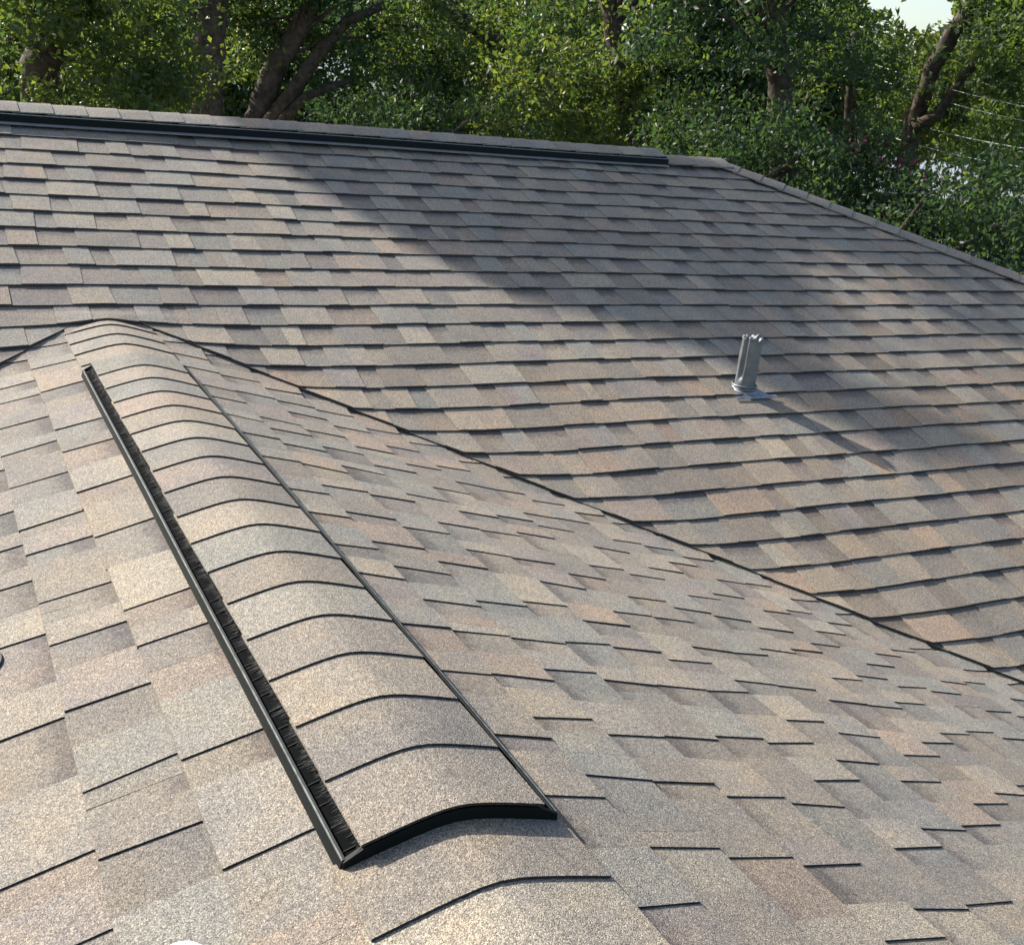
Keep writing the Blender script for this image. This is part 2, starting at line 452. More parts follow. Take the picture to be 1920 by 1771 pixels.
def hip_frame(s, t, h):                       # along the hip, t to the side (t<0: camera's side)
    q = np.array([XH, RY, RZ]) + HD*s
    side = np.array([1, 1, 0])/math.sqrt(2)
    k = PM/math.sqrt(2)
    return tuple(q + side*t + np.array([0, 0, -k*(math.sqrt(t*t+0.03**2)-0.03) + h*1.05 + 0.0015*math.sin(4*s)]))
VF, VL = 0.13+0.5231, 2.44                    # vent: start along the wing ridge, length
random.seed(21)
def caps(frame, s0, s1, half, base, name, parent, step=EXPO, grp=None):
    s = s0; n = 0
    while s < s1-0.02:
        e = min(s+step, s1)
        V, Fc, C = cap_piece(frame, s-0.03 if n else s, e + (0.0 if e < s1 else 0.0), half*random.uniform(0.985, 1.015), base+0.0062, base+0.0008, 0.0046, tone(1.0, 0.1, 0.45))
        mesh_obj(name, V, Fc, M['shingle'], parent, C)
        s = e; n += 1
caps(wing_frame, 0.02, VF+0.012, 0.152, 0.0125, 'ridge_cap', house, EXPO*0.985)
caps(wing_frame, VF+VL-0.012, VF+VL+1.6, 0.165, 0.0135, 'ridge_cap', house, EXPO*1.02)
caps(hip_frame, 0.02, 4.2, 0.135, 0.0125, 'hip_cap', house, EXPO)

# ------------------------------------------------------------------ ridge vents
def strip(frame, s0, s1, prof, ns):
    """closed profile [(t,h)...] swept along s"""
    V = []; Fc = []; n = len(prof)
    for i in range(ns+1):
        s = s0+(s1-s0)*i/ns
        V += [frame(s, t, h) for t, h in prof]
    for i in range(ns):
        for k in range(n):
            Fc.append((i*n+k, i*n+(k+1) % n, (i+1)*n+(k+1) % n, (i+1)*n+k))
    Fc.append(tuple(range(n))); Fc.append(tuple(ns*n+k for k in range(n))[::-1])
    return V, Fc
def ridge_vent(name, label, frame, s0, L, H, lo=0.010, flange=False, HB=None):
    root = thing(name, label, 'ridge vent')
    ns = max(8, int(L/0.12))
    HC, HR = 0.1305, 0.1560; HB = HB or H
    for sg in (-1, 1):
        pr = [(sg*(HR+0.004), lo-0.004), (sg*(HR+0.002), lo+0.001), (sg*(HR+0.0005), lo+HB*0.5), (sg*(HR-0.001), lo+HB), (sg*(HR-0.0055), lo+HB+0.0005), (sg*(HR-0.007), lo+HB-0.002), (sg*(HR-0.005), lo-0.004)]
        mb = MB().add(*strip(frame, s0, s0+L, pr, ns)); mb.build('baffle', M['plastic'], root)
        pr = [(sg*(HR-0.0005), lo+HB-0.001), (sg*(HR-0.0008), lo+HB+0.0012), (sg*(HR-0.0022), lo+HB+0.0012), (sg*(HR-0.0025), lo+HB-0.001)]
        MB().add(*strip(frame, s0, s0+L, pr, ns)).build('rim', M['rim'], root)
        pr = [(sg*(HC-0.03), lo), (sg*(HR-0.004), lo), (sg*(HR-0.004), lo+0.0045), (sg*(HC-0.03), lo+0.0045)]
        mb = MB().add(*strip(frame, s0, s0+L, pr, ns)); gr = mb.build('louvre', M['slot'], root)
        mb = MB(); k = 0
        s = s0+0.03
        while s < s0+L-0.01:
            mb.add(*strip(frame, s, s+0.0009, [(sg*(HC-0.006), lo+0.004), (sg*(HR-0.0065), lo+0.004), (sg*(HR-0.0065), lo+HB*0.45), (sg*(HC-0.006), lo+HB*0.6)], 1))
            s += 0.0508
        stuff(mb.build('rib', M['fibre'], root))
        # frayed filter fibre under the edge of the caps
        V = []; Fc = []
        nb = int(L*900)
        for i in range(nb):
            s = s0+random.random()*L; clump = 0.5+0.5*math.sin(s*2*math.pi/0.075+sg)
            r = (0.004+0.012*random.random()**2)*(0.4+1.0*clump)
            t0 = HC-0.006; hh = lo+H*random.uniform(.35, .95)
            b = len(V); ds = random.uniform(-.006, .006)
            V += [frame(s-.0006, sg*t0, hh), frame(s+.0006, sg*t0, hh), frame(s+ds, sg*(t0+0.006+r), hh+random.uniform(-.004, .006))]
            Fc.append((b, b+1, b+2))
        stuff(mesh_obj('filter_fibre', V, Fc, M['fibre'] if random.random() < 2 else None, root))
    if flange:
        for sg in (-1, 1):
            V, Fc = strip(frame, s0, s0+L, [(sg*(HR+0.002), lo+0.002), (sg*(HR+0.026), lo+0.005), (sg*(HR+0.026), lo+0.0005), (sg*(HR+0.002), lo-0.003)], ns)
            mesh_obj('flange', V, Fc, M['flange'], root)
    n = 10
    top_ = [(HC*(2*i/n-1)*0.985, lo+H) for i in range(n+1)]; bot = [(HC*(1-2*i/n)*0.985, lo+0.002) for i in range(n+1)]
    mb = MB().add(*strip(frame, s0+0.002, s0+L-0.004, top_+bot, ns)); mb.build('core', M['slot'], root)
    mb = MB()
    for (a, b) in ((s0+L-0.0035, s0+L+0.004), (s0-0.004, s0+0.0015)):
        tt = [(HR*(2*i/n-1)*0.99, lo+(H if 0.09 < i/n < 0.91 else HB)-0.001) for i in range(n+1)]; bb = [(HR*(1-2*i/n)*0.99, lo-0.004) for i in range(n+1)]
        e = MB().add(*strip(frame, a, b, tt+bb, 1)); e.build('end_plug', M['plastic'], root)
    nc = int(round(L/EXPO)); st = L/nc
    for i in range(nc):
        a = s0 + i*st
        V, Fc, C = cap_piece(frame, a-(0.028 if i else -0.002), a+st + (0.004 if i == nc-1 else 0), HC*random.uniform(0.985, 1.02), lo+H+0.0056, lo+H+0.0050 if i == 0 else lo+H+0.0012, 0.0040, tone(0.96, 0.0, 0.62), 14)
        mesh_obj('cap_shingle', V, Fc, M['shingle'], root, C)
    return root
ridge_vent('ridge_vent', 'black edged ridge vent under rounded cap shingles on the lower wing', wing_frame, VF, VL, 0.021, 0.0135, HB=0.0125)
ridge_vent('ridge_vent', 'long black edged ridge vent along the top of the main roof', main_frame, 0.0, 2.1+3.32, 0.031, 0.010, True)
def stub_frame(s, t, h): return main_frame(s, t, h)
caps(stub_frame, 2.1+3.22, 2.1+XH+0.03, 0.15, 0.0125, 'ridge_cap', house, EXPO*1.1)

# ------------------------------------------------------------------ plumbing vent pipe
def roof_pt(x, y, h=0.0): return (x, y, S(x, y)+h*1.05)
def vent_pipe():
    bx, by = 2.425, -0.462
    root = thing('vent_pipe', 'grey lead sleeved plumbing pipe with crumpled top on the main slope', 'vent pipe')
    bz = S(bx, by); Ht = 0.215; R0 = 0.0435; n = 72; nv = 26
    V = []; Fc = []
    def rad(a, v):
        # a dent running down the left of the side facing the camera, and soft ripples
        dd = math.atan2(math.sin(a-3.42), math.cos(a-3.42))
        dent = -0.0125*math.exp(-(dd/0.24)**6)*min(1, max(0, (v-0.30)/0.12))
        ridge = 0.001*math.exp(-((dd-0.36)/0.10)**2)*min(1, max(0, (v-0.3)/0.1))
        return R0*(1.0-0.05*v) + dent + ridge + 0.0008*math.sin(3*a+9*v) + 0.0004*math.sin(7*a-14*v)
    for i in range(nv+1):
        v = i/nv
        for k in range(n):
            a = 2*math.pi*k/n; r = rad(a, v)
            z = bz-0.03 + (Ht+0.03)*v
            if i == nv: z += 0.0045*math.sin(2*a+1.0)+0.003*math.sin(5*a)
            V.append((bx+math.cos(a)*r, by+math.sin(a)*r, z))
    # sheet folded over the rim and down inside, crumpled
    for (dr, dzv, am) in ((0.0035, 0.006, 1), (-0.004, 0.009, 1), (-0.012, 0.0, 1.3), (-0.014, -0.06, 0.6)):
        for k in range(n):
            a = 2*math.pi*k/n; r = rad(a, 1.0)+dr + am*0.004*math.sin(6*a+2)*(1 if dr < 0 else .3)
            z = bz+Ht+dzv + 0.0045*math.sin(2*a+1.0)+0.003*math.sin(5*a) + am*0.004*math.sin(9*a)
            V.append((bx+math.cos(a)*r, by+math.sin(a)*r, z))
    rows = nv+1+4
    for i in range(rows-1):
        for k in range(n):
            Fc.append((i*n+k, i*n+(k+1) % n, (i+1)*n+(k+1) % n, (i+1)*n+k))
    mesh_obj('sleeve', V, Fc, M['lead'], root, smooth=True)
    # bright torn tongues of lead standing at the rim
    mb = MB()
    for (a, L_, wv) in ((3.05, 0.018, .010), (5.6, 0.007, .024)):
        c = Vector((bx+math.cos(a)*R0*.94, by+math.sin(a)*R0*.94, bz+Ht+0.002)); tg = Vector((-math.sin(a), math.cos(a), 0)); ou = Vector((math.cos(a), math.sin(a), 0))
        pts = [c-tg*wv, c+tg*wv, c+tg*wv*.4+Vector((0, 0, L_))-ou*.006, c-tg*wv*.5+Vector((0, 0, L_*.7))-ou*.002]
        q = [p_-ou*.003 for p_ in pts]
        mb.add([tuple(p_) for p_ in pts+q], [(0,1,2,3),(7,6,5,4),(0,4,5,1),(1,5,6,2),(2,6,7,3),(3,7,4,0)])
    mb.build('folded_lip', M['lead'], root)
    for i in range(4):                         # corrugated collar
        V = []; Fc = []; n2, m2 = 36, 8
        for k in range(n2):
            a = 2*math.pi*k/n2
            for j in range(m2):
                t = 2*math.pi*j/m2; r = R0*1.05+0.0035+0.0042*math.cos(t)
                V.append((bx+math.cos(a)*r, by+math.sin(a)*r, bz-0.006+i*0.0105+0.0050*math.sin(t)))
        for k in range(n2):
            for j in range(m2):
                Fc.append((k*m2+j, ((k+1) % n2)*m2+j, ((k+1) % n2)*m2+(j+1) % m2, k*m2+(j+1) % m2))
        mesh_obj('collar_ring', V, Fc, M['lead'], root, smooth=True)
    # flange showing below the shingles: narrow at the pipe, wide at its lower edge
    P = [(bx-0.045, by+0.0), (bx+0.045, by+0.0), (bx+0.085, by-0.062), (bx+0.118, by-0.066), (bx+0.118, by-0.082), (bx-0.092, by-0.080), (bx-0.092, by-0.066), (bx-0.03, by-0.060)]
    V = [roof_pt(x, y, 0.0175+0.0015*math.sin(40*x)) for x, y in P]; V += [(x, y, z-0.003) for x, y, z in V]; k = len(P)
    mesh_obj('flange', V, [tuple(range(k))[::-1], tuple(range(k, 2*k))] + [(i, (i+1) % k, (i+1) % k+k, i+k) for i in range(k)], M['lead_flat'], root)
    # boss between flange and sleeve
    V = []; Fc = []; n = 28
    for (r, h, off) in ((0.054, 0.012, -0.006), (0.052, 0.022, -0.003), (0.0475, 0.040, 0.0)):
        for k in range(n):
            a = 2*math.pi*k/n; x, y = bx+math.cos(a)*r, by+off+math.sin(a)*r
            V.append((x, y, S(x, y)+h if r > .05 else bz+h-0.03))
    for i in range(2):
        for k in range(n): Fc.append((i*n+k, i*n+(k+1) % n, (i+1)*n+(k+1) % n, (i+1)*n+k))
    mesh_obj('boss', V, Fc, M['lead_flat'], root, smooth=True)
vent_pipe()

# small dark pipe stub on the wing's left slope, at the very edge of the view
def stub():
    root = thing('pipe_stub', 'short dark grey rubber pipe stub on the left wing slope', 'pipe')
    c = np.array([-0.538, -2.075]); z = S(*c); V = []; Fc = []; n = 24
    for (r, h) in ((0.030, 0.0), (0.030, 0.030), (0.027, 0.034), (0.021, 0.034), (0.020, 0.012)):
        for k in range(n):
            a = 2*math.pi*k/n; V.append((c[0]+math.cos(a)*r, c[1]+math.sin(a)*r, z+h))
    for i in range(4):
        for k in range(n): Fc.append((i*n+k, i*n+(k+1) % n, (i+1)*n+(k+1) % n, (i+1)*n+k))
    Fc.append(tuple(4*n+k for k in range(n)))
    mesh_obj('tube', V, Fc, M['rubber'], root, smooth=False)
    V = []; Fc = []
    for (r, h) in ((0.055, 0.0095), (0.052, 0.013), (0.031, 0.014)):
        for k in range(n):
            a = 2*math.pi*k/n; x, y = c[0]+math.cos(a)*r*.8, c[1]+math.sin(a)*r; V.append((x, y, S(x, y)+h))
    for i in range(2):
        for k in range(n): Fc.append((i*n+k, i*n+(k+1) % n, (i+1)*n+(k+1) % n, (i+1)*n+k))
    mesh_obj('flange', V, Fc, M['rubber'], root)
stub()

# white canvas shoe whose toe just shows
def shoe():
    root = thing('shoe', 'white canvas shoe with rounded toe standing on the left wing slope', 'shoe')
    toe = np.array([-0.357, -2.987]); d = np.array([-0.30, -0.954]); sd = np.array([0.954, -0.30])
    Lh = 0.27; n = 20
    def outline(u):                             # half width along the length, u from 0 (toe) to 1 (heel)
        return 0.044*math.sqrt(max(0, 1-((u-0.28)/0.285)**2)) if u < 0.28 else (0.044-0.012*math.sin((u-0.28)/0.72*math.pi*0.5) if u < 0.9 else 0.032*math.sqrt(max(0, 1-((u-0.9)/0.101)**2)))
    us = [0.0, 0.01, 0.03, 0.07, 0.13, 0.2, 0.28, 0.4, 0.55, 0.7, 0.82, 0.9, 0.95, 0.985, 1.0]
    base_h = lambda x, y: S(x, y)+0.013
    V = []; Fc = []
    for low in (0, 1):
        for u in us:
            for s in (-1, 1):
                q = toe+d*Lh*u+sd*s*(outline(u)+0.003); V.append((q[0], q[1], base_h(*q)+(0.024 if low == 0 else 0)))
    k = len(us)*2
    for i in range(len(us)-1):
        a = 2*i
        Fc += [(a, a+1, a+3, a+2), (k+a, k+a+2, k+a+3, k+a+1), (a, a+2, k+a+2, k+a), (a+1, k+a+1, k+a+3, a+3)]
    mesh_obj('sole', V, Fc, M['white'], root)
    V = []; Fc = []; m2 = 10
    for u in us:
        hgt = 0.028*min(1, math.sqrt(u/0.1)) if u < 0.1 else 0.028+0.05*min(1, max(0, (u-0.25)/0.4))
        for j in range(m2+1):
            t = math.pi*j/m2; q = toe+d*Lh*u+sd*math.cos(t)*outline(u)*0.97
            c0 = toe+d*Lh*u
            V.append((q[0], q[1], base_h(*c0)*.6+base_h(*q)*.4+0.0235+hgt*math.sin(t)**0.8))
    n2 = m2+1
    for i in range(len(us)-1):
        for j in range(m2): Fc.append((i*n2+j, i*n2+j+1, (i+1)*n2+j+1, (i+1)*n2+j))
    mesh_obj('upper', V, Fc, M['fabric'], root, smooth=True)
shoe()

# ------------------------------------------------------------------ trees
def leaf_mesh(name, P, size, col, parent, flat=0.35, stretch=0.5):
    """every leaf a folded blade of its own: P (n,3), size (n,), col (n,3)"""
    n = len(P)
    nv = rng.normal(size=(n, 3)); nv[:, 2] += flat; nv /= np.linalg.norm(nv, axis=1)[:, None]
    a = rng.normal(size=(n, 3)); a -= (a*nv).sum(1)[:, None]*nv; a /= np.linalg.norm(a, axis=1)[:, None]
    b = np.cross(nv, a)
    s = size[:, None]
    V = np.empty((n, 4, 3))
    V[:, 0] = P - a*s*0.5; V[:, 2] = P + a*s*0.5
    V[:, 1] = P + b*s*stretch*0.5 + nv*s*0.10 - a*s*0.06; V[:, 3] = P - b*s*stretch*0.5 + nv*s*0.10 - a*s*0.06
    me = bpy.data.meshes.new(name)
    me.vertices.add(4*n); me.vertices.foreach_set('co', V.ravel())
    idx = np.arange(n)*4
    T = np.stack([idx, idx+1, idx+2, idx, idx+2, idx+3], 1).reshape(-1)
    me.loops.add(6*n); me.loops.foreach_set('vertex_index', T.astype(np.int32))
    me.polygons.add(2*n); me.polygons.foreach_set('loop_start', np.arange(2*n)*3)
    at_ = me.attributes.new('col', 'FLOAT_COLOR', 'POINT')
    c4 = np.ones((n, 4, 4), np.float32); c4[:, :, :3] = col[:, None, :]
    at_.data.foreach_set('color', c4.ravel())
    me.materials.append(M['leaf']); me.update(calc_edges=True); me.validate()
    o = bpy.data.objects.new(name, me)
    return link(o, parent)
GREENS = dict(
    mid=((0.050, 0.082, 0.038), (0.092, 0.124, 0.048)),
    yellow=((0.085, 0.110, 0.038), (0.145, 0.152, 0.050)),
    gold=((0.15, 0.125, 0.022), (0.22, 0.16, 0.03)),
    dark=((0.028, 0.056, 0.034), (0.050, 0.080, 0.042)),
    far=((0.06, 0.095, 0.045), (0.08, 0.115, 0.055)))
def clumped(centers, radii, per, leaf, pal, yell=0.12):
    n = len(centers)
    lo, hi = (np.array(c) for c in GREENS[pal])
    k = np.repeat(np.arange(n), per)
    d = rng.normal(size=(len(k), 3)); d /= np.linalg.norm(d, axis=1)[:, None]
    r = rng.random(len(k))**0.5
    P = centers[k] + d*(r*radii[k])[:, None]*np.array([1, 1, 0.75])
    P[:, 2] -= 0.15*radii[k]*(d[:, 0]**2+d[:, 1]**2)
    size = leaf*(0.45+1.0*rng.random(len(k)))
    base = lo + (hi-lo)*rng.random((n, 1))
    col = base[k]*(0.78+0.44*rng.random((len(k), 1)))
    y = rng.random(len(k)) < yell
    col[y] = col[y]*np.array([1.7, 1.35, 0.9])
    return P, size, col
def gap_ok(P, gaps):
    q = proj(P); ok = np.ones(len(P), bool)
    for (x, y, rx, ry) in gaps:
        ok &= ((q[:, 0]-x)/rx)**2 + ((q[:, 1]-y)/ry)**2 > 0.45+1.1*rng.random(len(P))**2
    return ok
GAPS = []
SKY = [(1738, 22, 70, 58), (1655, 3, 40, 26), (1780, 78, 26, 22)]
def limb(mb, a, b, r0, r1, sag=0.15, n=6):
    a, b = np.array(a, float), np.array(b, float); L = np.linalg.norm(b-a)
    off = rng.normal(size=3)*L*0.06
    pts = []; rad = []
    for i in range(n+1):
        t = i/n; p_ = a+(b-a)*t + off*math.sin(math.pi*t) + np.array([0, 0, sag*L*math.sin(math.pi*t)*0.4])
        pts.append(tuple(p_)); rad.append(r0+(r1-r0)*t)
    mb.tube(pts, rad, 7)
def tree(name, label, trunk_pts, r0, r1, blobs, nclump, per, leaf, pal, group='trees behind the house', gaps=SKY, extra=(), bark='bark', clump_r=(0.16, 0.42), limbs=22, yell=0.12):
    """trunk_pts: world polyline from the ground up; blobs: (centre, radii) ellipsoids that share the clumps"""
    root = thing(name, label, 'tree', group)
    vol = np.array([(b[1][0]*b[1][1]*b[1][2])**0.75*(0.05 if proj(b[0])[1] < -190 else 1.0) for b in blobs]); share = np.maximum(3, (nclump*vol/vol.sum()).astype(int))
    cs = []
    for (c, rr), k in zip(blobs, share):
        d = rng.normal(size=(k, 3)); d /= np.linalg.norm(d, axis=1)[:, None]
        cs.append(np.array(c) + d*np.array(rr)*(rng.random((k, 1))**0.45))
    cs = np.concatenate(cs); rad = rng.uniform(*clump_r, len(cs))
    P, size, col = clumped(cs, rad, per, leaf, pal, yell)
    ok = gap_ok(P, gaps) if gaps else np.ones(len(P), bool)
    ok &= P[:, 2] > GZ+0.05
    ok &= ~((P[:, 1] < RY+5.2) & (P[:, 0] < XH+5.5) & (P[:, 2] < 1.2))
    leaf_mesh('crown', P[ok], size[ok], col[ok], root)
    mb = MB()
    tp = [np.array(p_, float) for p_ in trunk_pts]
    fine = []; 
    for i in range(len(tp)-1):
        for t in (0, .25, .5, .75): fine.append(tp[i]*(1-t)+tp[i+1]*t + rng.normal(size=3)*r0*0.08)
    fine.append(tp[-1]); m_ = len(fine)
    mb.tube([tuple(f) for f in fine], [r0*1.35 if i == 0 else r0+(r1-r0)*i/m_ for i in range(m_)], 12, wob=0.14)
    for (pts, ra, rb) in extra:
        mb.tube([tuple(q) for q in pts], [ra+(rb-ra)*i/(len(pts)-1) for i in range(len(pts))], 9, wob=0.14)
    if len(cs) and limbs:
        for i in rng.choice(len(cs), min(limbs, len(cs)), replace=False):
            j = int(rng.integers(m_//2, m_)); 
            if gaps and not gap_ok(fine[j]+(cs[i]-fine[j])*np.linspace(0.3, 1, 8)[:, None], [(x_, y_, a_*1.5, b_*1.5) for x_, y_, a_, b_ in gaps]).all(): continue
            if cs[i][2] < fine[j][2]-0.15: continue
            limb(mb, fine[j], cs[i], 0.03, 0.009)
    mb.build('trunk', M[bark], root, smooth=True)
    return root
def gz(p_): return (p_[0], p_[1], GZ)

# tree 1: left edge, wide shaded trunk
b = at(70, 150, 13.0)
tree('broadleaf_tree', 'broad tree with thick brown trunk rising past the left end of the main ridge', [gz(b), at(75, 160, 13.0), at(85, 40, 13.0), at(95, -160, 13.2)], 0.20, 0.15,
     [(at(190, 60, 12.6), (1.1, 1.0, 0.9)), (at(40, -20, 12.2), (0.9, 0.9, 0.7)), (at(230, 190, 12.2), (0.7, 0.8, 0.5)), (at(120, -330, 13.5), (2.2, 2.0, 1.4))], 120, 120, 0.075, 'mid', yell=0.3)
# tree 2: upright trunk
b = at(385, 200, 14.0)
tree('broadleaf_tree', 'tall tree with straight upright grey brown trunk', [gz(b), at(385, 210, 14.0), at(392, 90, 14.0), at(396, 0, 14.0), at(400, -220, 14.2)], 0.19, 0.15,
     [(at(310, -60, 14.6), (1.2, 1.1, 0.5)), (at(460, 20, 15.4), (0.9, 0.8, 0.8)), (at(300, 130, 15.6), (0.9, 1.0, 0.9)), (at(420, -330, 14), (2.4, 2.2, 1.3))], 100, 120, 0.075, 'mid')
# tree 3: leaning double trunk
b = at(470, 240, 15.0)
tree('leaning_tree', 'leaning tree with several slanting trunks forking low behind the ridge', [gz(b), at(480, 225, 15.0), at(505, 150, 15.0), at(545, 80, 15.0), at(595, -10, 15.0), at(660, -200, 15.2)], 0.155, 0.10,
     [(at(600, 70, 15.6), (1.3, 1.2, 0.8)), (at(720, 150, 15.0), (1.0, 1.0, 0.8)), (at(560, -90, 14.8), (1.4, 1.2, 0.6)), (at(700, -300, 15), (2.4, 2.2, 1.3))], 110, 120, 0.075, 'dark',
     extra=[([at(505, 235, 14.8), at(545, 180, 14.8), at(590, 110, 14.8), at(650, 40, 14.9), at(720, 10, 15)], 0.11, 0.05), ([at(520, 240, 14.7), at(575, 180, 14.7), at(660, 150, 14.8)], 0.085, 0.03)])
# tree 4: centre, long arching branch
b = at(1010, 260, 16.0)
tree('broadleaf_tree', 'spreading dark tree with long arching branch over the middle of the ridge', [gz(b), at(1020, 240, 16.0), at(1010, 150, 16.0), at(960, 100, 16.0), at(890, 50, 15.8), at(830, 15, 15.5), at(740, -60, 15.3)], 0.20, 0.06,
     [(at(900, 60, 15.2), (1.3, 1.2, 0.8)), (at(830, 190, 14.6), (1.2, 1.1, 0.55)), (at(1010, 20, 16.4), (1.0, 1.1, 0.6)), (at(900, -260, 15.5), (2.6, 2.2, 1.3))], 110, 120, 0.075, 'mid',
     gaps=SKY+[(1010, 30, 26, 18), (1165, 45, 30, 22)])
# tree 5: golden
b = at(1190, 260, 13.6)
tree('broadleaf_tree', 'sunlit yellow green tree with golden tinged leaves above the vent end', [gz(b), at(1180, 250, 13.6), at(1160, 120, 13.6), at(1140, 0, 13.6), at(1130, -200, 13.8)], 0.13, 0.08,
     [(at(1120, 150, 13.2), (1.2, 1.1, 0.9)), (at(1235, 180, 12.8), (0.7, 0.8, 0.6)), (at(1050, 230, 12.8), (0.8, 0.9, 0.4)), (at(1150, -280, 14), (2.2, 2.0, 1.2))], 115, 120, 0.072, 'mid', gaps=SKY+[(1010, 30, 26, 18), (1165, 45, 30, 22)], yell=0.45)
# tree 6: dark dense
b = at(1480, 330, 12.5)
tree('evergreen_tree', 'dense dark green tree standing behind the hip end', [gz(b), at(1470, 320, 12.5), at(1460, 150, 12.5), at(1450, 0, 12.5), at(1440, -200, 12.6)], 0.16, 0.09,
     [(at(1420, 110, 12.4), (1.3, 1.1, 1.0)), (at(1530, 90, 13.2), (0.9, 1.0, 1.0)), (at(1480, 300, 11.8), (1.0, 1.0, 0.9)), (at(1380, -150, 12.5), (2.0, 1.6, 0.9))], 150, 130, 0.075, 'dark')
# tree 7: right, dark leaning trunk, forked
b = at(1690, 330, 14.0)
tree('leaning_tree', 'dark forked trunk leaning right against the bright gap of sky', [gz(b), at(1700, 300, 14.0), at(1715, 220, 14.0), at(1748, 130, 14.0), at(1790, 60, 14.0), at(1840, -20, 14.0), at(1900, -150, 14.2)], 0.11, 0.075,
     [(at(1800, 200, 14.8), (1.0, 1.0, 0.8)), (at(1600, 60, 14.6), (0.6, 0.8, 0.9)), (at(1880, 30, 14.2), (0.9, 1.0, 0.7)), (at(1850, -260, 14), (2.0, 2.0, 1.0))], 95, 120, 0.075, 'mid',
     extra=[([at(1712, 240, 13.9), at(1760, 215, 13.9), at(1790, 165, 13.9), at(1840, 105, 13.9), at(1910, 40, 14)], 0.07, 0.035), ([at(1590, 300, 14.1), at(1592, 180, 14.1), at(1600, 60, 14.2)], 0.06, 0.03)])
# tree 8: far right
b = at(2000, 350, 13.0)
tree('broadleaf_tree', 'leafy green tree at the far right above the hip', [gz(b), at(1990, 330, 13.0), at(1980, 100, 13.0), at(1975, -150, 13.2)], 0.15, 0.09,
     [(at(1890, 200, 12.6), (0.8, 0.9, 0.9)), (at(1960, 60, 13.0), (0.9, 0.9, 0.9)), (at(2000, 320, 12.4), (1.0, 0.9, 0.9))], 100, 120, 0.075, 'mid')
# pale tree seen in the gap, far off
b = at(1725, 300, 34.0)
tree('broadleaf_tree', 'pale hazy round crowned tree far off in the sky gap', [gz(b), at(1725, 250, 34), at(1725, 120, 34)], 0.25, 0.12,
     [(at(1725, 140, 34.0), (1.6, 1.6, 1.2)), (at(1760, 220, 34.0), (2.2, 2.0, 1.5))], 60, 160, 0.15, 'far', gaps=None, clump_r=(0.5, 0.9), limbs=6)
# further trees closing the view
BGL = ['leafy background tree behind the thick brown trunk', 'leafy background tree between the thick brown trunk and the straight upright trunk',
       'dark leafy background tree behind the slanting forked trunks', 'leafy background tree behind the long arching branch',
       'leafy background tree behind the golden tinged tree', 'dark leafy background tree between the golden tinged tree and the dense dark tree',
       'leafy background tree behind the dense dark green tree', 'leafy background tree behind the overhead wires']
for i, (px, d_, r_) in enumerate(((60, 21, 2.2), (300, 23, 2.4), (560, 22, 2.4), (800, 25, 2.6), (1050, 23, 2.4), (1290, 21, 2.3), (1500, 22, 2.2), (1880, 23, 2.2))):
    b = at(px, 200, d_)
    tree('background_tree', BGL[i], [gz(b), at(px+10, 180, d_), at(px-10, -40, d_), at(px, -300, d_)], 0.17, 0.10,
         [(at(px, 60, d_), (r_, r_*.7, 1.7)), (at(px+40, 230, d_), (r_, r_*.7, 1.3)), (at(px, -40, d_), (r_*.8, r_*.6, 0.8))], 120, 150, 0.13, ('mid', 'yellow', 'dark')[i % 3], group='background trees behind the nearer trunks',
         clump_r=(0.4, 0.9), limbs=14, gaps=SKY+[(1010, 30, 26, 18), (1165, 45, 30, 22)])
def far_wood():
    n = 260; az = rng.uniform(-0.12, 1.25, n); dd = rng.uniform(34, 60, n)
    cs = np.c_[CAM[0]+np.sin(az)*dd, CAM[1]+np.cos(az)*dd, np.zeros(n)]
    cs[:, 2] = GZ + rng.random(n)**0.8*(0.13*dd+2.2)
    P, s_, c_ = clumped(cs, rng.uniform(1.2, 2.4, n), 190, 0.42, 'dark', 0.05)
    ok = gap_ok(P, SKY+[(1735, 0, 95, 85)]) & (P[:, 2] > GZ)
    o = leaf_mesh('far_wood', P[ok], s_[ok], c_[ok], None)
    o['label'] = 'dark green mass of distant woodland behind every nearer tree'; o['category'] = 'woodland'; stuff(o)
far_wood()
# shade tree to the left, outside the view: its high limb throws the shade on the main slope
def inside(pt, poly):
    x, y = pt; c = False
    for i in range(len(poly)):
        (x1, y1), (x2, y2) = poly[i], poly[i-1]
        if (y1 > y) != (y2 > y) and x < (x2-x1)*(y-y1)/(y2-y1)+x1: c = not c
    return c
def main_hit(px, py):
    d = ray(px, py); t = (PM*CAM[1]-CAM[2])/(d[2]-PM*d[1]); return CAM+t*d
SH1 = [(415,225),(1285,300),(1920,512),(1920,545),(1800,532),(1660,505),(1540,462),(1470,480),(1500,530),(1560,575),(1540,615),(1490,640),(1500,680),(1570,705),(1660,745),(1790,800),(1870,842),(1800,862),(1650,835),(1560,790),(1440,730),(1330,668),(1200,612),(1080,590),(970,558),(890,522),(810,482),(730,436),(640,378),(510,296)]
SH2 = [(1760,585),(1930,560),(1930,650),(1850,640)]
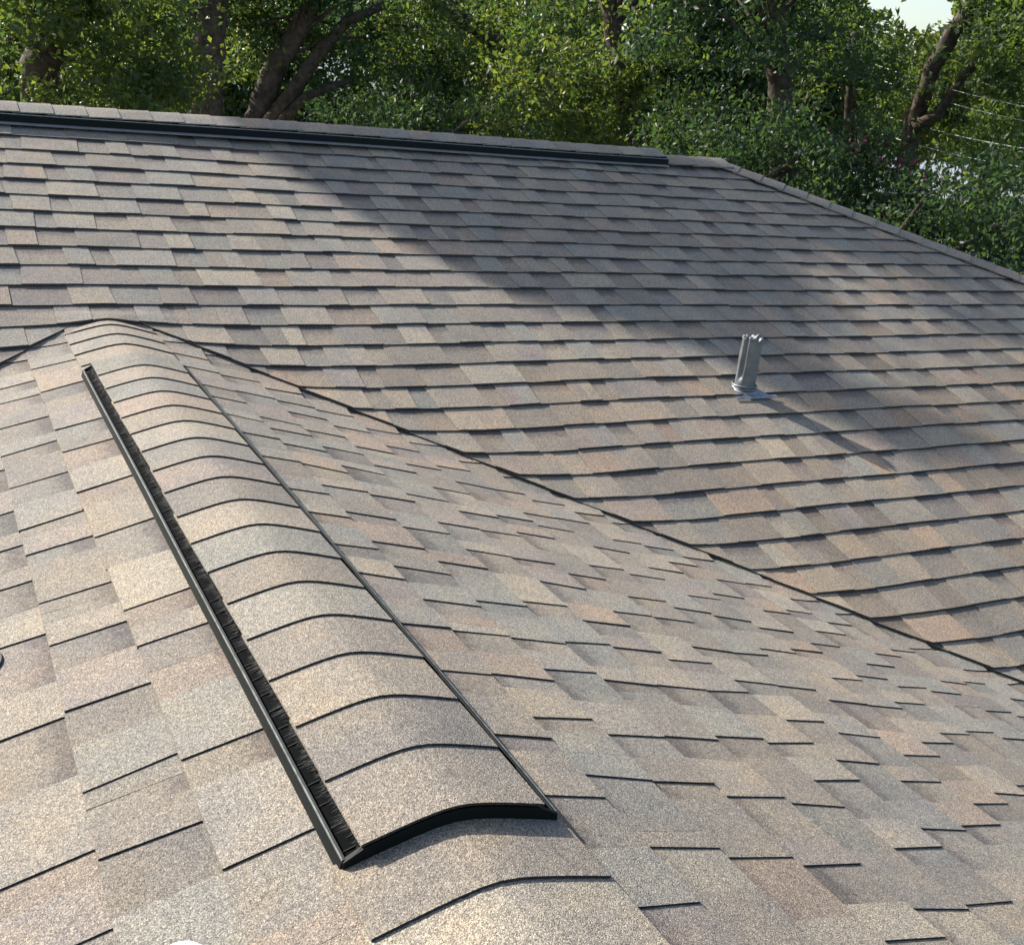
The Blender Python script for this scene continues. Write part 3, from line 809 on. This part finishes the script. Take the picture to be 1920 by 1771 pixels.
def shade_tree():
    root = thing('shade_tree', 'tall spreading tree left of the view whose high limb shades the main slope', 'tree')
    RP = [tuple(main_hit(*q)[:2]) for q in SH1]; RP2 = [tuple(main_hit(*q)[:2]) for q in SH2]
    pts = []
    while len(pts) < 24000:
        x, y = random.uniform(0.5, 5.8), random.uniform(-1.3, 1.95)
        dens = 1.0 if inside((x, y), RP) else (0.8 if inside((x, y), RP2) else (0.05 if (x > 3.0 and y > -1.2) else 0.0))
        if y > 1.8: dens *= 0.5
        if random.random() < dens: pts.append((x, y))
    pts = np.array(pts); z = PM*pts[:, 1]
    P = np.c_[pts, z] + (14.0+1.6*rng.normal(size=(len(pts), 1)).clip(-1.8, 1.8))*SUN
    P += rng.normal(size=P.shape)*0.02
    size = 0.055+0.03*rng.random(len(P)); lo, hi = (np.array(c) for c in GREENS['mid'])
    col = lo+(hi-lo)*rng.random((len(P), 1))
    # the rest of the crown: low and behind, its shade falls on the garden and the back slope
    cs = np.array([-5.4, 14.2, 4.2]) + rng.normal(size=(110, 3))*np.array([1.1, 0.9, 0.8])
    P2, s2, c2 = clumped(cs, rng.uniform(.3, .6, len(cs)), 90, 0.08, 'mid')
    t = (P2[:, 2]-0.6)/SUN[2]; hit = P2 - SUN*t[:, None]
    ok = hit[:, 1] > 2.4
    leaf_mesh('crown', np.concatenate([P, P2[ok]]), np.concatenate([size, s2[ok]]), np.concatenate([col, c2[ok]]), root)
    mb = MB(); c = P.mean(0)
    mb.tube([(-5.6, 14.6, GZ), (-5.5, 14.5, -1), (-5.3, 14.3, 2), (-5.0, 13.6, 4.4), tuple(c*.5+np.array([-5.0, 13.6, 4.4])*.5), tuple(c)], [0.34, 0.26, 0.22, 0.17, 0.10, 0.04], 12, wob=0.1)
    for i in rng.choice(len(P), 14): limb(mb, c*.8+np.array([-5.0, 13.6, 4.4])*.2, P[i], 0.04, 0.008, 0.0)
    mb.build('trunk', M['bark'], root, smooth=True)
shade_tree()

# ------------------------------------------------------------------ shrubs and what shows through the leaves
def shrub(name, label, blobs, ncl, per, leaf, pal, cr=(0.2, 0.4), cat='shrub', stems=5, flowers=None, bark='bark'):
    root = thing(name, label, cat)
    cs = []
    for (c, rr) in blobs:
        k = max(4, ncl//len(blobs)); d = rng.normal(size=(k, 3)); d /= np.linalg.norm(d, axis=1)[:, None]
        cs.append(np.array(c)+d*np.array(rr)*rng.random((k, 1))**0.4)
    cs = np.concatenate(cs); P, s_, c_ = clumped(cs, rng.uniform(*cr, len(cs)), per, leaf, pal)
    ok = P[:, 2] > GZ+0.03
    leaf_mesh('foliage', P[ok], s_[ok], c_[ok], root)
    mb = MB(); c0 = np.array(blobs[0][0])
    for i in range(stems):
        q = cs[int(rng.integers(len(cs)))]; mb.tube([(c0[0]+random.uniform(-.2, .2), c0[1]+random.uniform(-.2, .2), GZ), tuple((c0+q)/2-np.array([0, 0, .4])), tuple(q)], [0.05, 0.035, 0.015], 7)
    mb.build('stem', M[bark], root, smooth=True)
    if flowers:
        for (fc, fr, nf) in flowers:
            V = []; Fc = []
            for i in range(nf):
                o = np.array(fc)+rng.normal(size=3)*fr*0.5
                a = rng.normal(size=3); a /= np.linalg.norm(a); b_ = np.cross(a, rng.normal(size=3)); b_ /= np.linalg.norm(b_)
                s = random.uniform(.02, .04); k = len(V)
                V += [tuple(o-a*s), tuple(o+b_*s*.8+np.cross(a, b_)*s*.3), tuple(o+a*s), tuple(o-b_*s*.8+np.cross(a, b_)*s*.3)]; Fc += [(k, k+1, k+2), (k, k+2, k+3)]
            stuff(mesh_obj('flower_cluster', V, Fc, M['flower'], root))
    return root
shrub('flowering_shrub', 'loose shrub with clusters of dark red flowers and pale stems beyond the hip', [(at(1640, 330, 11.5), (.5, .5, .5)), (at(1720, 380, 11.2), (.7, .6, .5)), (at(1600, 280, 11.8), (.35, .4, .3))], 66, 70, 0.06, 'dark', (0.15, 0.32),
      flowers=[(at(1594, 280, 11.2), 0.18, 40), (at(1668, 325, 11.0), 0.2, 44), (at(1706, 352, 11.0), 0.2, 40), (at(1660, 408, 10.4), 0.08, 14)], bark='pale_bark', stems=9)
shrub('hedge', 'rounded dark green hedge growing along the hip side', [(at(1600, 430, 10.6), (.9, .7, .5)), (at(1760, 460, 10.2), (.9, .7, .6)), (at(1900, 480, 9.8), (.8, .7, .8)), (at(1900, 400, 10.6), (.6, .6, .5))], 150, 130, 0.05, 'dark')
shrub('bush', 'leafy green bush peeping over the corner where ridge meets hip', [(at(1300, 260, 11.5), (.7, .6, .45)), (at(1420, 300, 11.0), (.8, .6, .6)), (at(1520, 360, 10.8), (.6, .6, .5))], 100, 120, 0.052, 'dark')
shrub('low_shrub', 'low shrub with thin reddish twigs just behind the ridge vent', [(at(690, 215, 12.0), (.6, .5, .25)), (at(900, 220, 12.4), (.7, .5, .25))], 26, 90, 0.05, 'dark', (0.15, 0.3))

def building(name, label, c, sx, sy, h, roofh, yaw):
    root = thing(name, label, 'building')
    ca, sa = math.cos(yaw), math.sin(yaw)
    T = lambda x, y, z: (c[0]+x*ca-y*sa, c[1]+x*sa+y*ca, GZ+z)
    def bx(x0, x1, y0, y1, z0, z1):
        V = [T(x, y, z) for x in (x0, x1) for y in (y0, y1) for z in (z0, z1)]
        return V, [(0,1,3,2),(4,6,7,5),(0,4,5,1),(2,3,7,6),(0,2,6,4),(1,5,7,3)]
    MB().add(*bx(-sx, sx, -sy, sy, 0, h)).build('wall', M['stucco'], root)
    V = [T(-sx-.4, -sy-.4, h), T(sx+.4, -sy-.4, h), T(sx+.4, sy+.4, h), T(-sx-.4, sy+.4, h), T(-sx-.4, 0, h+roofh), T(sx+.4, 0, h+roofh)]
    mesh_obj('roof', V, [(0,1,5,4), (2,3,4,5), (0,4,3), (1,2,5), (3,2,1,0)], M['pale_roof'], root)
    for x in (-sx*.5, sx*.5):
        w_ = MB().add(*bx(x-.5, x+.5, -sy-.03, -sy+.05, 1.0, 2.1)).build('window', M['glass'], root)
        MB().add(*bx(x-.58, x+.58, -sy-.06, -sy+.04, 0.92, 0.995)).build('sill', M['white'], w_)
b = at(1860, 318, 27.0)
building('outbuilding', 'pale roofed low building glimpsed through leaves beyond the flowering shrub', b, 2.4, 2.0, b[2]-GZ-0.55, 0.6, -0.7)
b = at(810, 215, 27.0)
building('outbuilding', 'white walled building glimpsed low behind the middle of the ridge', b, 3.0, 2.2, b[2]-GZ+0.35, 0.7, -0.35)

# overhead service wires at the right
for i, (ya, yb_) in enumerate(((135, 175), (160, 205), (225, 240), (262, 275))):
    mb = MB(); A, Bp = at(1640, ya-14, 15.5), at(2300, yb_+70, 10.6)
    pts = [tuple(A+(Bp-A)*t - np.array([0, 0, 0.12*math.sin(math.pi*t)])) for t in np.linspace(0, 1, 14)]
    mb.tube(pts, [0.0038]*14, 6)
    o = mb.build('service_wire', M['wire'], None)
    tag(o, ('topmost', 'second highest', 'third highest', 'lowest')[i]+' pale wire strung past the far right tree', 'wire', 'overhead wires')
